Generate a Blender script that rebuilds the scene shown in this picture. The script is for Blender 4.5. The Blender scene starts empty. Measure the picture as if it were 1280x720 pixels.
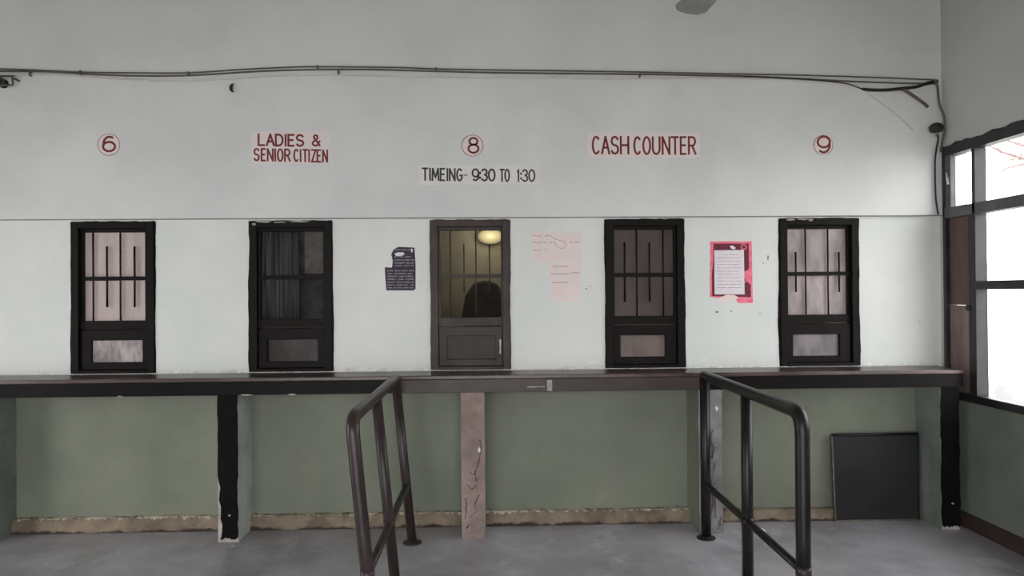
import bpy, bmesh, math, random
from mathutils import Vector, Matrix
random.seed(7)
S = bpy.context.scene
COL = S.collection
PI = math.pi

# ------------------------------------------------------------------ camera, sky, lamps, exposure
F, EYE, DIST = 900.0, 1.55, 4.844
YAW, PITCH, ROLL = 0.02919, 0.00643, -0.00765
_f = Vector((math.sin(YAW)*math.cos(PITCH), math.cos(YAW)*math.cos(PITCH), math.sin(PITCH)))
_r0 = Vector((math.cos(YAW), -math.sin(YAW), 0)); _u0 = _r0.cross(_f)
_r = math.cos(ROLL)*_r0 + math.sin(ROLL)*_u0
_u = -math.sin(ROLL)*_r0 + math.cos(ROLL)*_u0
ORIGIN = Vector((0, -DIST, EYE))
cam = bpy.data.objects.new('camera', bpy.data.cameras.new('camera'))
COL.objects.link(cam)
cam.data.sensor_width = 36; cam.data.lens = 36*F/1280; cam.data.clip_start = 0.05
m = Matrix((( _r.x, _u.x, -_f.x, 0), (_r.y, _u.y, -_f.y, -DIST), (_r.z, _u.z, -_f.z, EYE), (0, 0, 0, 1)))
cam.matrix_world = m
S.camera = cam

world = bpy.data.worlds.new('overcast_sky'); S.world = world; world.use_nodes = True
bg = world.node_tree.nodes['Background']
bg.inputs['Color'].default_value = (0.975, 0.985, 1.0, 1); bg.inputs['Strength'].default_value = 5.5

S.view_settings.view_transform = 'Standard'; S.view_settings.look = 'None'
S.view_settings.exposure = 0.48; S.view_settings.gamma = 1.0; S.view_settings.use_curve_mapping = False

def lamp_area(name, loc, rot, sx, sy, power, color):
    d = bpy.data.lights.new(name, 'AREA'); d.shape = 'RECTANGLE'; d.size = sx; d.size_y = sy
    d.energy = power; d.color = color
    o = bpy.data.objects.new(name, d); COL.objects.link(o); o.location = loc; o.rotation_euler = rot
    return o

# ------------------------------------------------------------------ helpers
def lin(c):
    return tuple(((v/255)/12.92 if v/255 <= .04045 else ((v/255+.055)/1.055)**2.4) for v in c) + (1,)

def at(x, y, Y=0.0):
    """point of the vertical plane Y that the photograph shows at pixel x, y"""
    d = _f + (x-640)/F*_r + (360-y)/F*_u
    return ORIGIN + d*((Y+DIST)/d.y)

def material(name, base, rough=.6, var=None, scale=6, amount=.5, bump=0, bscale=60, spec=.4, stretch=(1, 1, 1), alpha=None, metallic=0, coat=0):
    mt = bpy.data.materials.new(name); mt.use_nodes = True
    N, L = mt.node_tree.nodes, mt.node_tree.links
    b = N['Principled BSDF']
    b.inputs['Roughness'].default_value = rough; b.inputs['Specular IOR Level'].default_value = spec
    b.inputs['Metallic'].default_value = metallic; b.inputs['Coat Weight'].default_value = coat
    b.inputs['Base Color'].default_value = lin(base)
    if alpha is not None: b.inputs['Alpha'].default_value = alpha
    tc = N.new('ShaderNodeTexCoord'); mp = N.new('ShaderNodeMapping'); mp.inputs['Scale'].default_value = stretch
    L.new(tc.outputs['Object'], mp.inputs['Vector'])
    mt['vec'] = 0
    if var:
        n = N.new('ShaderNodeTexNoise'); n.inputs['Scale'].default_value = scale; n.inputs['Detail'].default_value = 6
        n.inputs['Roughness'].default_value = .62
        L.new(mp.outputs['Vector'], n.inputs['Vector'])
        r = N.new('ShaderNodeValToRGB'); w = .34*(1-amount)
        r.color_ramp.elements[0].position = .33+w*.3; r.color_ramp.elements[0].color = lin(var)
        r.color_ramp.elements[1].position = .67-w*.3; r.color_ramp.elements[1].color = lin(base)
        L.new(n.outputs['Fac'], r.inputs['Fac']); L.new(r.outputs['Color'], b.inputs['Base Color'])
    if bump:
        n2 = N.new('ShaderNodeTexNoise'); n2.inputs['Scale'].default_value = bscale; n2.inputs['Detail'].default_value = 4
        L.new(mp.outputs['Vector'], n2.inputs['Vector'])
        bp = N.new('ShaderNodeBump'); bp.inputs['Strength'].default_value = bump; bp.inputs['Distance'].default_value = .01
        L.new(n2.outputs['Fac'], bp.inputs['Height']); L.new(bp.outputs['Normal'], b.inputs['Normal'])
    return mt

def patch_layer(mt, color, scale, lo, hi, stretch=(1, 1, 1), z=None, strength=1.0):
    """lay ragged patches of another colour over a material; z = (full, none) limits them to a height band"""
    N, L = mt.node_tree.nodes, mt.node_tree.links
    b = N['Principled BSDF']
    tc = N.new('ShaderNodeTexCoord'); mp = N.new('ShaderNodeMapping'); mp.inputs['Scale'].default_value = stretch
    L.new(tc.outputs['Object'], mp.inputs['Vector'])
    n = N.new('ShaderNodeTexNoise'); n.inputs['Scale'].default_value = scale; n.inputs['Detail'].default_value = 8
    n.inputs['Roughness'].default_value = .7
    L.new(mp.outputs['Vector'], n.inputs['Vector'])
    fac = n.outputs['Fac']
    if z:
        sp = N.new('ShaderNodeSeparateXYZ'); L.new(tc.outputs['Object'], sp.inputs['Vector'])
        mr = N.new('ShaderNodeMapRange'); mr.inputs['From Min'].default_value = z[1]; mr.inputs['From Max'].default_value = z[0]
        mr.inputs['To Min'].default_value = -.5; mr.inputs['To Max'].default_value = .12
        L.new(sp.outputs['Z'], mr.inputs['Value'])
        ad = N.new('ShaderNodeMath'); ad.operation = 'ADD'; L.new(fac, ad.inputs[0]); L.new(mr.outputs['Result'], ad.inputs[1])
        fac = ad.outputs[0]
    mr2 = N.new('ShaderNodeMapRange'); mr2.inputs['From Min'].default_value = lo; mr2.inputs['From Max'].default_value = hi
    mr2.inputs['To Max'].default_value = strength
    L.new(fac, mr2.inputs['Value'])
    mx = N.new('ShaderNodeMix'); mx.data_type = 'RGBA'
    sock = b.inputs['Base Color']
    if sock.links: L.new(sock.links[0].from_socket, mx.inputs['A'])
    else: mx.inputs['A'].default_value = sock.default_value
    mx.inputs['B'].default_value = lin(color)
    L.new(mr2.outputs['Result'], mx.inputs['Factor']); L.new(mx.outputs['Result'], sock)
    return mt

def add_box(bm, x0, x1, y0, y1, z0, z1, mi=0):
    v = [bm.verts.new((x, y, z)) for z in (z0, z1) for y in (y0, y1) for x in (x0, x1)]
    for q in ((0, 2, 3, 1), (4, 5, 7, 6), (0, 1, 5, 4), (2, 6, 7, 3), (0, 4, 6, 2), (1, 3, 7, 5)):
        f = bm.faces.new([v[i] for i in q]); f.material_index = mi

def add_tube(bm, pts, r, n=8, cap=True):
    pts = [Vector(p) for p in pts]; rings = []
    rr = r if isinstance(r, (list, tuple)) else [r]*len(pts)
    t0 = (pts[1]-pts[0]).normalized()
    a = Vector((0, 0, 1)) if abs(t0.z) < .9 else Vector((1, 0, 0))
    nrm = (a - t0*a.dot(t0)).normalized()
    for i, p in enumerate(pts):
        if i == 0: t = pts[1]-pts[0]
        elif i == len(pts)-1: t = pts[-1]-pts[-2]
        else: t = (pts[i+1]-p).normalized() + (p-pts[i-1]).normalized()
        t.normalize()
        nrm = (nrm - t*nrm.dot(t)).normalized(); bn = t.cross(nrm)
        rings.append([bm.verts.new(p + rr[i]*(math.cos(2*PI*k/n)*nrm + math.sin(2*PI*k/n)*bn)) for k in range(n)])
    for a, b in zip(rings, rings[1:]):
        for k in range(n):
            bm.faces.new((a[k], a[(k+1) % n], b[(k+1) % n], b[k])).smooth = True
    if cap:
        bm.faces.new(rings[0][::-1]); bm.faces.new(rings[-1])

def add_lathe(bm, prof, axis='Z', c=(0, 0, 0), n=24):
    c = Vector(c); rings = []
    for r, h in prof:
        ring = []
        for k in range(n):
            a = 2*PI*k/n; p = (r*math.cos(a), r*math.sin(a), h)
            if axis == 'Y': p = (p[0], -p[2], p[1])
            if axis == 'X': p = (p[2], p[0], p[1])
            ring.append(bm.verts.new(c+Vector(p)))
        rings.append(ring)
    for a, b in zip(rings, rings[1:]):
        for k in range(n):
            bm.faces.new((a[k], a[(k+1) % n], b[(k+1) % n], b[k])).smooth = True
    bm.faces.new(rings[0][::-1]); bm.faces.new(rings[-1])

def add_prism(bm, outline, y0, y1):
    """outline of (x, z) pairs pushed from y0 to y1"""
    a = [bm.verts.new((x, y0, z)) for x, z in outline]; b = [bm.verts.new((x, y1, z)) for x, z in outline]
    n = len(a); bm.faces.new(a); bm.faces.new(b[::-1])
    for k in range(n): bm.faces.new((a[k], b[k], b[(k+1) % n], a[(k+1) % n]))

def blob(cx, cz, w, h, n=14, j=.35):
    return [(cx + w/2*math.cos(2*PI*k/n)*(1-j*random.random()), cz + h/2*math.sin(2*PI*k/n)*(1-j*random.random())) for k in range(n)]

def jag(x0, x1, z0, z1, jl, jr, jt=0, jb=0, step=.03):
    """rectangle outline whose sides wander by the given amounts"""
    o = []; nz = max(2, int(abs(z1-z0)/step)); nx = max(2, int(abs(x1-x0)/step))
    for k in range(nx): o.append((x0+(x1-x0)*k/nx, z0-jb*random.random()))
    for k in range(nz): o.append((x1+jr*random.random(), z0+(z1-z0)*k/nz))
    for k in range(nx): o.append((x1+(x0-x1)*k/nx, z1+jt*random.random()))
    for k in range(nz): o.append((x0-jl*random.random(), z1+(z0-z1)*k/nz))
    return o

def wander(xin, xout, z0, z1, amp):
    """strip from xin to a slowly wandering, lightly nicked edge near xout"""
    s = 1 if xout > xin else -1; ph = [random.uniform(0, 6.28) for _ in range(3)]; o = [(xin, z1), (xin, z0)]
    for k in range(61):
        z = z0+(z1-z0)*k/60
        w = .5+.28*math.sin(5.5*z+ph[0])+.18*math.sin(13*z+ph[1])+.1*math.sin(37*z+ph[2])
        o.append((xout+s*amp*max(0, w)+s*random.uniform(0, .0015), z))
    return o

def obj(name, bm, mats, parent=None, bevel=0):
    bmesh.ops.recalc_face_normals(bm, faces=bm.faces)
    me = bpy.data.meshes.new(name); bm.to_mesh(me); bm.free()
    for mt in (mats if isinstance(mats, list) else [mats]): me.materials.append(mt)
    o = bpy.data.objects.new(name, me); COL.objects.link(o)
    if parent: o.parent = parent
    if bevel:
        md = o.modifiers.new('bevel', 'BEVEL'); md.width = bevel; md.segments = 2; md.limit_method = 'ANGLE'
    return o

def boxobj(name, b, mat, parent=None, bevel=0):
    bm = bmesh.new(); add_box(bm, *b); return obj(name, bm, mat, parent, bevel)

def prismobj(name, outline, y0, y1, mat, parent=None):
    bm = bmesh.new(); add_prism(bm, outline, y0, y1); return obj(name, bm, mat, parent)

def tag(o, label=None, cat=None, group=None, kind=None):
    for k, v in (('label', label), ('category', cat), ('group', group), ('kind', kind)):
        if v: o[k] = v
    return o

def empty(name, loc=(0, 0, 0)):
    o = bpy.data.objects.new(name, None); COL.objects.link(o); o.location = loc; o.empty_display_size = .1
    return o

def settle(root, loc):
    """give an Empty its place while its parts, built in world coordinates, stay where they are"""
    root.location = loc
    for c in root.children: c.matrix_parent_inverse = Matrix.Translation(-Vector(loc))

# ------------------------------------------------------------------ materials
M_limewash = material('lime_wash', (232, 230, 224), .8, (214, 208, 200), 30, .4)
M_upper = material('white_distemper', (214, 215, 213), .8, (205, 207, 206), 1.3, .3, .12, 30, .2)
M_lower = material('mint_white_paint', (220, 220, 217), .6, (209, 213, 209), 1.1, .4, .12, 25, .3)
patch_layer(M_lower, (190, 172, 165), 9, .5, .62, (1, 1, 1.5), (1.02, 1.13), .55)
patch_layer(M_lower, (238, 236, 230), 26, .56, .6, (1, 1, 1.4), (1.02, 1.12))
patch_layer(M_lower, (120, 105, 98), 40, .745, .765)
M_olive = material('olive_green_paint', (119, 123, 108), .5, (108, 112, 98), 1.5, .4, .2, 18, .25)
patch_layer(M_olive, (136, 126, 112), 2.2, .62, .72, (1, 1, .8), None, .7)
M_sidelit = material('lit_grey_green_paint', (186, 190, 184), .6, (160, 165, 160), 4, .4, .15, 30, .2)  # pier side colour lightened for the daylight from the right window
M_side = material('grey_green_paint', (122, 128, 120), .6, (104, 110, 103), 4, .4, .15, 30, .2)
M_dado = material('dark_olive_dado', (116, 122, 110), .6, (98, 104, 95), 1.4, .4, .12, 25, .3)
M_right = material('grey_wash_wall', (190, 191, 187), .8, (176, 179, 175), 1.2, .4, .12, 25, .2)
M_floor = material('worn_concrete', (176, 173, 178), .26, (142, 138, 142), 1.1, .5, .12, 35, .4)
patch_layer(M_floor, (196, 199, 210), 1.9, .55, .68, (1, .7, 1), None, .6)
patch_layer(M_floor, (116, 109, 108), 5, .64, .74, (1, 1, 1), None, .6)
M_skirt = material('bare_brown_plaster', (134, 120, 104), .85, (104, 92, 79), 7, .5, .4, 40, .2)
patch_layer(M_skirt, (58, 48, 44), 6, .42, .55, (1, 1, 1), (.0, .06))  # shade of the gap at the floor, painted dark along the foot
patch_layer(M_skirt, (190, 182, 165), 22, .5, .56, (1, 1, .25), (.1, .035), .85)
M_ceil = material('ceiling_wash', (150, 152, 149), .9, (138, 140, 138), 1, .4)
M_black = material('black_gloss_paint', (13, 10, 9), .45, (19, 15, 14), 6, .5, .15, 40, .1)
M_midbrown = material('mid_brown_paint', (70, 60, 57), .36, (52, 44, 42), 3, .5, .15, 40, .25)
M_blackfront = material('worn_black_paint', (11, 11, 10), .7, (17, 16, 15), 8, .5, .2, 50, .08)
M_top = material('brown_counter_stone', (82, 66, 61), .3, (58, 46, 43), 5, .5, .05, 50, .5)
M_frame = material('dark_brown_paint', (22, 16, 15), .5, (15, 11, 10), 7, .5, .2, 30, .12)
M_frame_grey = material('faded_brown_paint', (66, 57, 53), .5, (50, 43, 40), 7, .5, .25, 30, .25)
M_barm = material('bar_paint', (30, 22, 20), .5, (22, 16, 15), 20, .5, spec=.2)
M_pier_brown = material('peeled_brown_plaster', (152, 134, 127), .8, (126, 110, 104), 6, .5, .35, 25, .25)
patch_layer(M_pier_brown, (80, 62, 56), 7, .66, .68, (1, 1, .6))
patch_layer(M_pier_brown, (178, 160, 150), 11, .63, .66)
M_crack = material('dark_crack', (92, 76, 70), .9, (70, 57, 53), 20, .5)
M_pier_grey = material('bare_grey_cement', (138, 136, 134), .85, (104, 102, 102), 5, .5, .35, 25, .2)
patch_layer(M_pier_grey, (62, 58, 58), 6, .62, .65, (1, 1, .35))
M_plaster = material('pale_plaster', (176, 168, 160), .85, (150, 142, 134), 12, .5, .3, 40, .2)
M_pipe = material('black_pipe_paint', (20, 18, 18), .36, (30, 26, 25), 9, .5, .12, 60, .32)
M_pipe_brown = material('worn_brown_pipe_paint', (38, 31, 29), .38, (54, 45, 42), 12, .5, .15, 60, .35, (1, 1, .3))
M_red = material('red_sign_paint', (122, 36, 38), .6, (104, 30, 32), 30, .5)
M_redthin = material('faded_maroon_line', (140, 98, 94), .7, (172, 158, 154), 16, .5)
M_ink = material('black_sign_paint', (38, 38, 38), .6, (60, 60, 60), 30, .5)
M_pinkcoat = material('pale_pink_undercoat', (224, 213, 211), .8, (219, 212, 210), 14, .5)
M_whitecoat = material('pale_undercoat', (221, 219, 217), .8, (215, 212, 210), 14, .5)
M_cable = material('grey_cable', (96, 92, 90), .5, (80, 76, 75), 20, .5)
M_cablepale = material('pale_cable', (214, 211, 206), .6, (204, 201, 197), 20, .5)
M_cabledark = material('black_cable', (26, 24, 24), .5, (36, 33, 32), 20, .5)
M_paper = material('pink_white_paper', (228, 212, 210), .8, (222, 208, 204), 10, .5)
M_paperwhite = material('white_paper', (224, 218, 224), .8, (216, 208, 214), 10, .5)
M_pencil = material('faint_ink', (150, 128, 126), .8, (170, 150, 148), 40, .5)
M_navy = material('dark_printed_paper', (44, 40, 50), .7, (58, 52, 62), 30, .5)
M_navyline = material('pale_print', (150, 142, 152), .7, (96, 90, 100), 60, .5)
M_magenta = material('magenta_poster_paper', (226, 96, 124), .6, (236, 128, 148), 20, .4)
M_crimson = material('crimson_print', (112, 24, 48), .6, (84, 18, 36), 26, .5)
M_board = material('dark_plywood', (40, 37, 38), .55, (30, 28, 29), 4, .5, .1, 30, .35)
M_edge = material('pale_board_edge', (120, 112, 102), .7, (90, 84, 76), 20, .5)
M_winpaint = material('dark_window_paint', (32, 28, 30), .45, (44, 40, 42), 8, .5, .1, 40, .4)
M_wingrey = material('grey_window_paint', (92, 90, 96), .5, (74, 72, 78), 8, .5, .1, 40, .4)
M_ply = material('brown_plywood', (104, 84, 78), .6, (86, 68, 62), 5, .5, .1, 30, .3, (1, 1, .3))
M_plypale = material('pale_streaked_board', (142, 122, 120), .6, (112, 94, 92), 9, .5, .1, 30, .3, (1, 1, .2))
M_metal = material('dull_metal', (150, 148, 144), .4, (120, 118, 114), 20, .5, metallic=.6)
M_fan = material('grey_fan_enamel', (150, 150, 147), .5, (136, 136, 133), 8, .5)
M_out = material('outside_pale_render', (226, 226, 224), .9, (205, 205, 204), 1.2, .5)
M_ground = material('outside_pale_ground', (196, 190, 180), .9, (176, 170, 160), .8, .5)
M_bark = material('bark', (132, 108, 104), .9, (104, 84, 80), 9, .5)
M_office = material('office_wash', (138, 133, 120), .9, (112, 107, 96), 2.5, .5)
M_curtain = material('brown_striped_curtain', (176, 172, 174), .9, (52, 48, 49), 34, .9, 0, 60, .2, (1, 0, .02))
M_darkrefl = material('dark_reflection', (92, 86, 84), .8, (78, 73, 72), 9, .5)
M_glow = bpy.data.materials.new('reflection_glow'); M_glow.use_nodes = True
_b = M_glow.node_tree.nodes['Principled BSDF']
_b.inputs['Base Color'].default_value = (.25, .22, .12, 1)
_b.inputs['Emission Color'].default_value = (1, .88, .55, 1); _b.inputs['Emission Strength'].default_value = .45
def pane_mat(name, c, c2, alpha, rough=.18, scale=5, stretch=(1, 1, .4)):
    return material(name, c, rough, c2, scale, .3, .05, 12, .18, stretch, alpha)
def tinted_glass(name, tint):
    mt = bpy.data.materials.new(name); mt.use_nodes = True
    N, L = mt.node_tree.nodes, mt.node_tree.links
    N.remove(N['Principled BSDF'])
    t = N.new('ShaderNodeBsdfTransparent'); t.inputs['Color'].default_value = lin(tint)
    L.new(t.outputs[0], N['Material Output'].inputs['Surface'])
    return mt
M_clear = material('window_glass', (240, 240, 240), .02, spec=.5, alpha=.06)

# ------------------------------------------------------------------ room shell
XL, XR, YR, ZC = -4.7, 3.08, -7.5, 3.6
WT = .14                                        # back wall thickness
LEDGE = 2.056
def struct(name, bm, mats, label=None, parent=None):
    return tag(obj(name, bm, mats, parent), label, kind='structure')

bm = bmesh.new(); add_box(bm, XL-.2, XR+.2, YR-.5, 1.8, -.12, 0)
struct('floor', bm, M_floor, 'worn grey concrete floor of the ticket hall')
bm = bmesh.new(); add_box(bm, XL-.2, XR+.2, YR-.3, 1.8, ZC, ZC+.12)
struct('ceiling', bm, M_ceil, 'off-white ceiling above the hall')

# the five ticket windows: outer left, outer right
WIN = [(-2.770, -2.232), (-1.602, -1.062), (-.400, .124), (.776, 1.306), (1.966, 2.506)]
WZ0, WZ1 = 1.036, 2.040
bm = bmesh.new()
add_box(bm, XL, XR, 0, WT, 0, .90, 1)                      # behind the counter, olive
add_box(bm, XL, XR, 0, WT, .90, WZ0, 0)
xs = [XL] + [v for w in WIN for v in w] + [XR]
for k in range(0, len(xs), 2): add_box(bm, xs[k], xs[k+1], 0, WT, WZ0, WZ1, 0)
add_box(bm, XL, XR, 0, WT, WZ1, LEDGE, 0)
wall = struct('wall_back', bm, [M_lower, M_olive], 'mint white painted lower wall with the five ticket windows')
bm = bmesh.new(); add_box(bm, XL, XR, -.03, WT, LEDGE+.0005, ZC)
upper = struct('wall_back_upper', bm, M_upper, 'upper white wall carrying the painted lettering and cables')
bm = bmesh.new(); add_box(bm, XL, XR, -.027, -.0005, LEDGE-.0045, LEDGE); struct('shadow_strip_1', bm, material('ledge_shadow_grey', (150, 149, 146), .9, (132, 131, 128), 8, .5), 'thin grey strip standing in for the shadow line under the projecting upper wall')  # shadow line of the ledge put in as a grey strip
bm = bmesh.new(); add_box(bm, XL-.15, XL, YR, -2.9, 0, ZC); add_box(bm, XL-.15, XL, -1.5, 1.8, 0, ZC); add_box(bm, XL-.15, XL, -2.9, -1.5, 2.3, ZC); struct('wall_left', bm, M_right, 'left side wall of the hall')

# right wall with its long window opening
RY0, RY1, RZ0, RZ1 = -2.62, -.045, .822, 2.512
bm = bmesh.new()
add_box(bm, XR, XR+.16, YR, 1.8, 0, RZ0, 1)
add_box(bm, XR, XR+.16, YR, 1.8, RZ1, ZC, 0)
add_box(bm, XR, XR+.16, RY1, 1.8, RZ0, RZ1, 0)
add_box(bm, XR, XR+.16, YR, RY0, RZ0, RZ1, 0)
struct('wall_right', bm, [M_right, M_dado], 'grey washed wall with a dark olive lower part under the bright window')
# rear side of the hall, open to the daylight
bm = bmesh.new()
add_box(bm, XL, XR, YR-.2, YR, 2.6, ZC); add_box(bm, 1.7, XR, YR-.2, YR, 0, 2.6); add_box(bm, XL, -3.4, YR-.2, YR, 0, 2.6)
struct('wall_rear', bm, M_right, 'rear wall with the wide open entrance')
# office behind the ticket windows
bm = bmesh.new(); add_box(bm, XL, XR, 1.7, 1.8, 0, ZC); struct('wall_office', bm, M_office, 'dim office wall behind the ticket windows')
lamp_area('office_fill_light', (.3, .95, 3.4), (0, 0, 0), 4, .5, 24, (1, .95, .88))  # added area light, lifts the office seen through the clear panes

# skirting bays under the counter
PIER = [(-3.255, -3.133), (-1.718, -1.594), (-.195, -.048), (1.322, 1.470), (2.893, 3.014)]
edges = [XL] + [v for w in PIER for v in w]
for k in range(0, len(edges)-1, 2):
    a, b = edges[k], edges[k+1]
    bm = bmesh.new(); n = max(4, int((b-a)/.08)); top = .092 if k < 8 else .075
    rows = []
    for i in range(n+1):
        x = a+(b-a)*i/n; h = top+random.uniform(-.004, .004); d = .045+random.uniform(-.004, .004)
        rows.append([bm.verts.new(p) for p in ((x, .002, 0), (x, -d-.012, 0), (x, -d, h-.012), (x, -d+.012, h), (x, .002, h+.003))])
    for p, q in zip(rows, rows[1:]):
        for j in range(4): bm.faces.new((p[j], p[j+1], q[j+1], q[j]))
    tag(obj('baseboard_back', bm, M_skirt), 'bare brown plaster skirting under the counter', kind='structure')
bm = bmesh.new(); add_box(bm, XR-.012, XR, YR, 0, 0, .1)
struct('baseboard_right', bm, material('brown_skirting', (70, 54, 48), .6, (52, 40, 36), 6, .5), 'dark brown skirting along the right wall')

# ------------------------------------------------------------------ ticket windows
def wx(p, k): return p  # readability only
BARS = [  # full bars, half bars (photo x), half bar top and bottom
    ([116.5, 150.5], [133.5, 168], 308, 384), ([], [], 0, 0), ([563, 595], [580, 612], 305, 366),
    ([796, 829], [781, 812], 303, 377), ([1007, 1035], [995, 1049], 315, 365)]
PANE = [
    (pane_mat('pink_frosted_pane', (206, 188, 184), (178, 164, 161), .97, .4, 4, (1, 1, .15)), pane_mat('pink_grey_ticket_pane', (190, 178, 178), (136, 128, 128), .97, .2, 14)),
    (tinted_glass('dirty_clear_pane', (222, 222, 223)), pane_mat('dark_ticket_pane', (44, 37, 36), (58, 49, 48), .95, .25, 8)),
    (tinted_glass('olive_dusty_pane', (216, 214, 210)), pane_mat('brown_ticket_panel', (54, 46, 42), (44, 38, 35), 1.0, .4, 6)),
    (pane_mat('dusk_grey_pane', (86, 76, 72), (74, 66, 63), .97, .35), pane_mat('taupe_ticket_pane', (122, 109, 105), (106, 95, 91), .98, .3, 6)),
    (pane_mat('pale_grey_frosted_pane', (178, 166, 164), (142, 132, 131), .97, .3, 6), pane_mat('silver_ticket_pane', (136, 128, 130), (108, 102, 104), .97, .15, 10))]
WLAB = ['dark framed ticket window below the circled number 6', 'dark framed ticket window with a striped curtain below the ladies and senior citizen lettering',
        'faded brown framed ticket window below the circled number 8', 'dark framed ticket window with dull grey panes below the cash counter lettering',
        'dark framed ticket window below the circled number 9']
GX = [(104, 184), (325, 406), (549, 627), (765, 842), (981, 1058)]
HX = [(116, 180), (335, 398), (559, 620), (775, 831), (990, 1048)]
for i, (x0, x1) in enumerate(WIN):
    fm = M_frame_grey if i == 2 else M_frame
    root = empty('window_%d' % (i+1))
    tag(root, WLAB[i], kind='structure')
    j = .046; yf, yb = -.014, .075
    boxobj('jamb', (x0, x0+j, yf, yb, WZ0, WZ1), fm, root, .003)
    boxobj('jamb', (x1-j, x1, yf, yb, WZ0, WZ1), fm, root, .003)
    boxobj('head', (x0+j, x1-j, yf, yb, WZ1-.045, WZ1), fm, root, .003)
    boxobj('sill', (x0+j, x1-j, yf-.004, yb, WZ0, WZ0+.022), fm, root, .003)
    gx0, gx1 = at(GX[i][0], 340, .045).x, at(GX[i][1], 340, .045).x
    a, b = x0+j, x1-j
    zt, zb, zm = 1.972, 1.383, at(0, 343, .04).z-.0
    zm = 1.664
    # glazed sash: two stiles, rails
    s0, s1 = min(gx0+.012, a+.05), max(gx1-.004, b-.05)
    boxobj('sash_stile', (a, s0, .022, .05, zb, zt), fm, root, .002); boxobj('sash_stile', (s1, b, .022, .05, zb, zt), fm, root, .002)
    boxobj('sash_rail', (a, b, .022, .05, zt, WZ1-.045), fm, root, .002); boxobj('sash_rail', (a, b, .015, .05, zb-.055, zb), fm, root, .002)
    boxobj('mid_rail', (a, b, .018, .05, zm-.013, zm+.013), fm, root, .002)
    pm = PANE[i][0]
    boxobj('upper_pane', (a+.005, b-.005, .052, .056, zm, zt+.004), pm, root)
    boxobj('lower_pane', (a+.005, b-.005, .052, .056, zb-.01, zm), pm, root)
    full, half, ht, hb = BARS[i]
    for x in full:
        bm = bmesh.new(); X = at(x, 345, .035).x
        add_tube(bm, [(X, .035, zb-.005), (X, .035, zt)], .0045 if i == 2 else .0058, 8); obj('window_bar', bm, M_frame_grey if i == 2 else M_barm, root)
    for x in half:
        bm = bmesh.new(); X = at(x, 345, .03).x
        add_tube(bm, [(X, .032, at(x, hb, .03).z), (X, .032, at(x, ht, .03).z)], .0045 if i == 2 else .0066, 8); obj('window_bar', bm, M_frame_grey if i == 2 else M_barm, root)
    # ticket hatch
    h0, h1 = at(HX[i][0], 440, .03).x, at(HX[i][1], 440, .03).x
    z1 = at(HX[i][0], [425.5, 424.5, 420, 419, 418][i], .03).z; z0 = at(HX[i][0], [453, 452, 449, 446, 445][i], .03).z
    zt2 = zb-.06; zb2 = WZ0+.024; bm = bmesh.new(); q = {}
    for iy, y in enumerate((.008, .048)):
        for k, (x, z) in enumerate(((a+.004, zb2), (b-.004, zb2), (b-.004, zt2), (a+.004, zt2), (h0, z0), (h1, z0), (h1, z1), (h0, z1))): q[iy, k] = bm.verts.new((x, y, z))
    for k in range(4):
        l = (k+1) % 4
        bm.faces.new((q[0, k], q[0, l], q[0, l+4], q[0, k+4])); bm.faces.new((q[1, k], q[1, k+4], q[1, l+4], q[1, l]))
        bm.faces.new((q[0, k], q[1, k], q[1, l], q[0, l])); bm.faces.new((q[0, k+4], q[0, l+4], q[1, l+4], q[1, k+4]))
    hatch = obj('ticket_hatch', bm, fm, root, .003)
    boxobj('hatch_pane', (h0-.004, h1+.004, .034, .04, z0-.004, z1+.004), PANE[i][1], hatch)
    if i == 2:
        boxobj('hatch_handle', (b-.024, b-.012, -.002, .008, 1.14, 1.235), M_metal, hatch, .002)
    # paint that ran over onto the wall around the frame
    prismobj('paint_overrun', wander(x0+.01, x0-.004, WZ0, WZ1, .013 if i in (1, 4) else .007), -.0025, .001, fm, root)
    prismobj('paint_overrun', wander(x1-.01, x1+.004, WZ0, WZ1, .008), -.0025, .001, fm, root)
    prismobj('paint_overrun', jag(x0, x1, WZ1-.01, WZ1+.001, 0, 0, .005), -.0025, .001, fm, root)
    if i in (1, 3, 4):
        spots = {1: [(.09, .014, .13, .014), (.2, .018, .1, .01), (.33, .014, .16, .012), (.03, .03, .03, .02)], 3: [(.4, .006, .03, .014)],
                 4: [(.07, .016, .07, .02), (.16, .014, .1, .014), (.21, .02, .04, .02)]}[i]
        for dx, dz, w, h in spots: prismobj('whitewash_splash', blob(x0+dx, WZ1-dz+.008, w, h), -.0165, -.0135, M_plaster, root)
    settle(root, ((x0+x1)/2, 0, WZ0))

# curtain behind the second window, part of that window
r2 = bpy.data.objects['window_2']
bm = bmesh.new(); n = 60; x0, x1 = WIN[1]
prev = None
for k in range(n+1):
    x = x0+.03+(.27)*k/n; y = .085+.012*math.sin(k*.9)+.006*math.sin(k*2.3)
    q = [bm.verts.new((x, y, 1.33)), bm.verts.new((x, y, 2.03))]
    if prev: bm.faces.new((prev[0], q[0], q[1], prev[1])).smooth = True
    prev = q
c = obj('curtain', bm, M_curtain, r2); c.matrix_parent_inverse = Matrix.Translation(-r2.location)
md = c.modifiers.new('thickness', 'SOLIDIFY'); md.thickness = .002
c = boxobj('pale_sheet', (x0+.335, x0+.46, .10, .104, 1.69, 1.99), M_plaster, r2); c.matrix_parent_inverse = Matrix.Translation(-r2.location)
c = boxobj('dark_backing', (x0+.28, x1-.03, .12, .124, 1.33, 2.03), material('dusky_backing', (112, 108, 110), .8, (88, 84, 86), 9, .4), r2); c.matrix_parent_inverse = Matrix.Translation(-r2.location)

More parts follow.
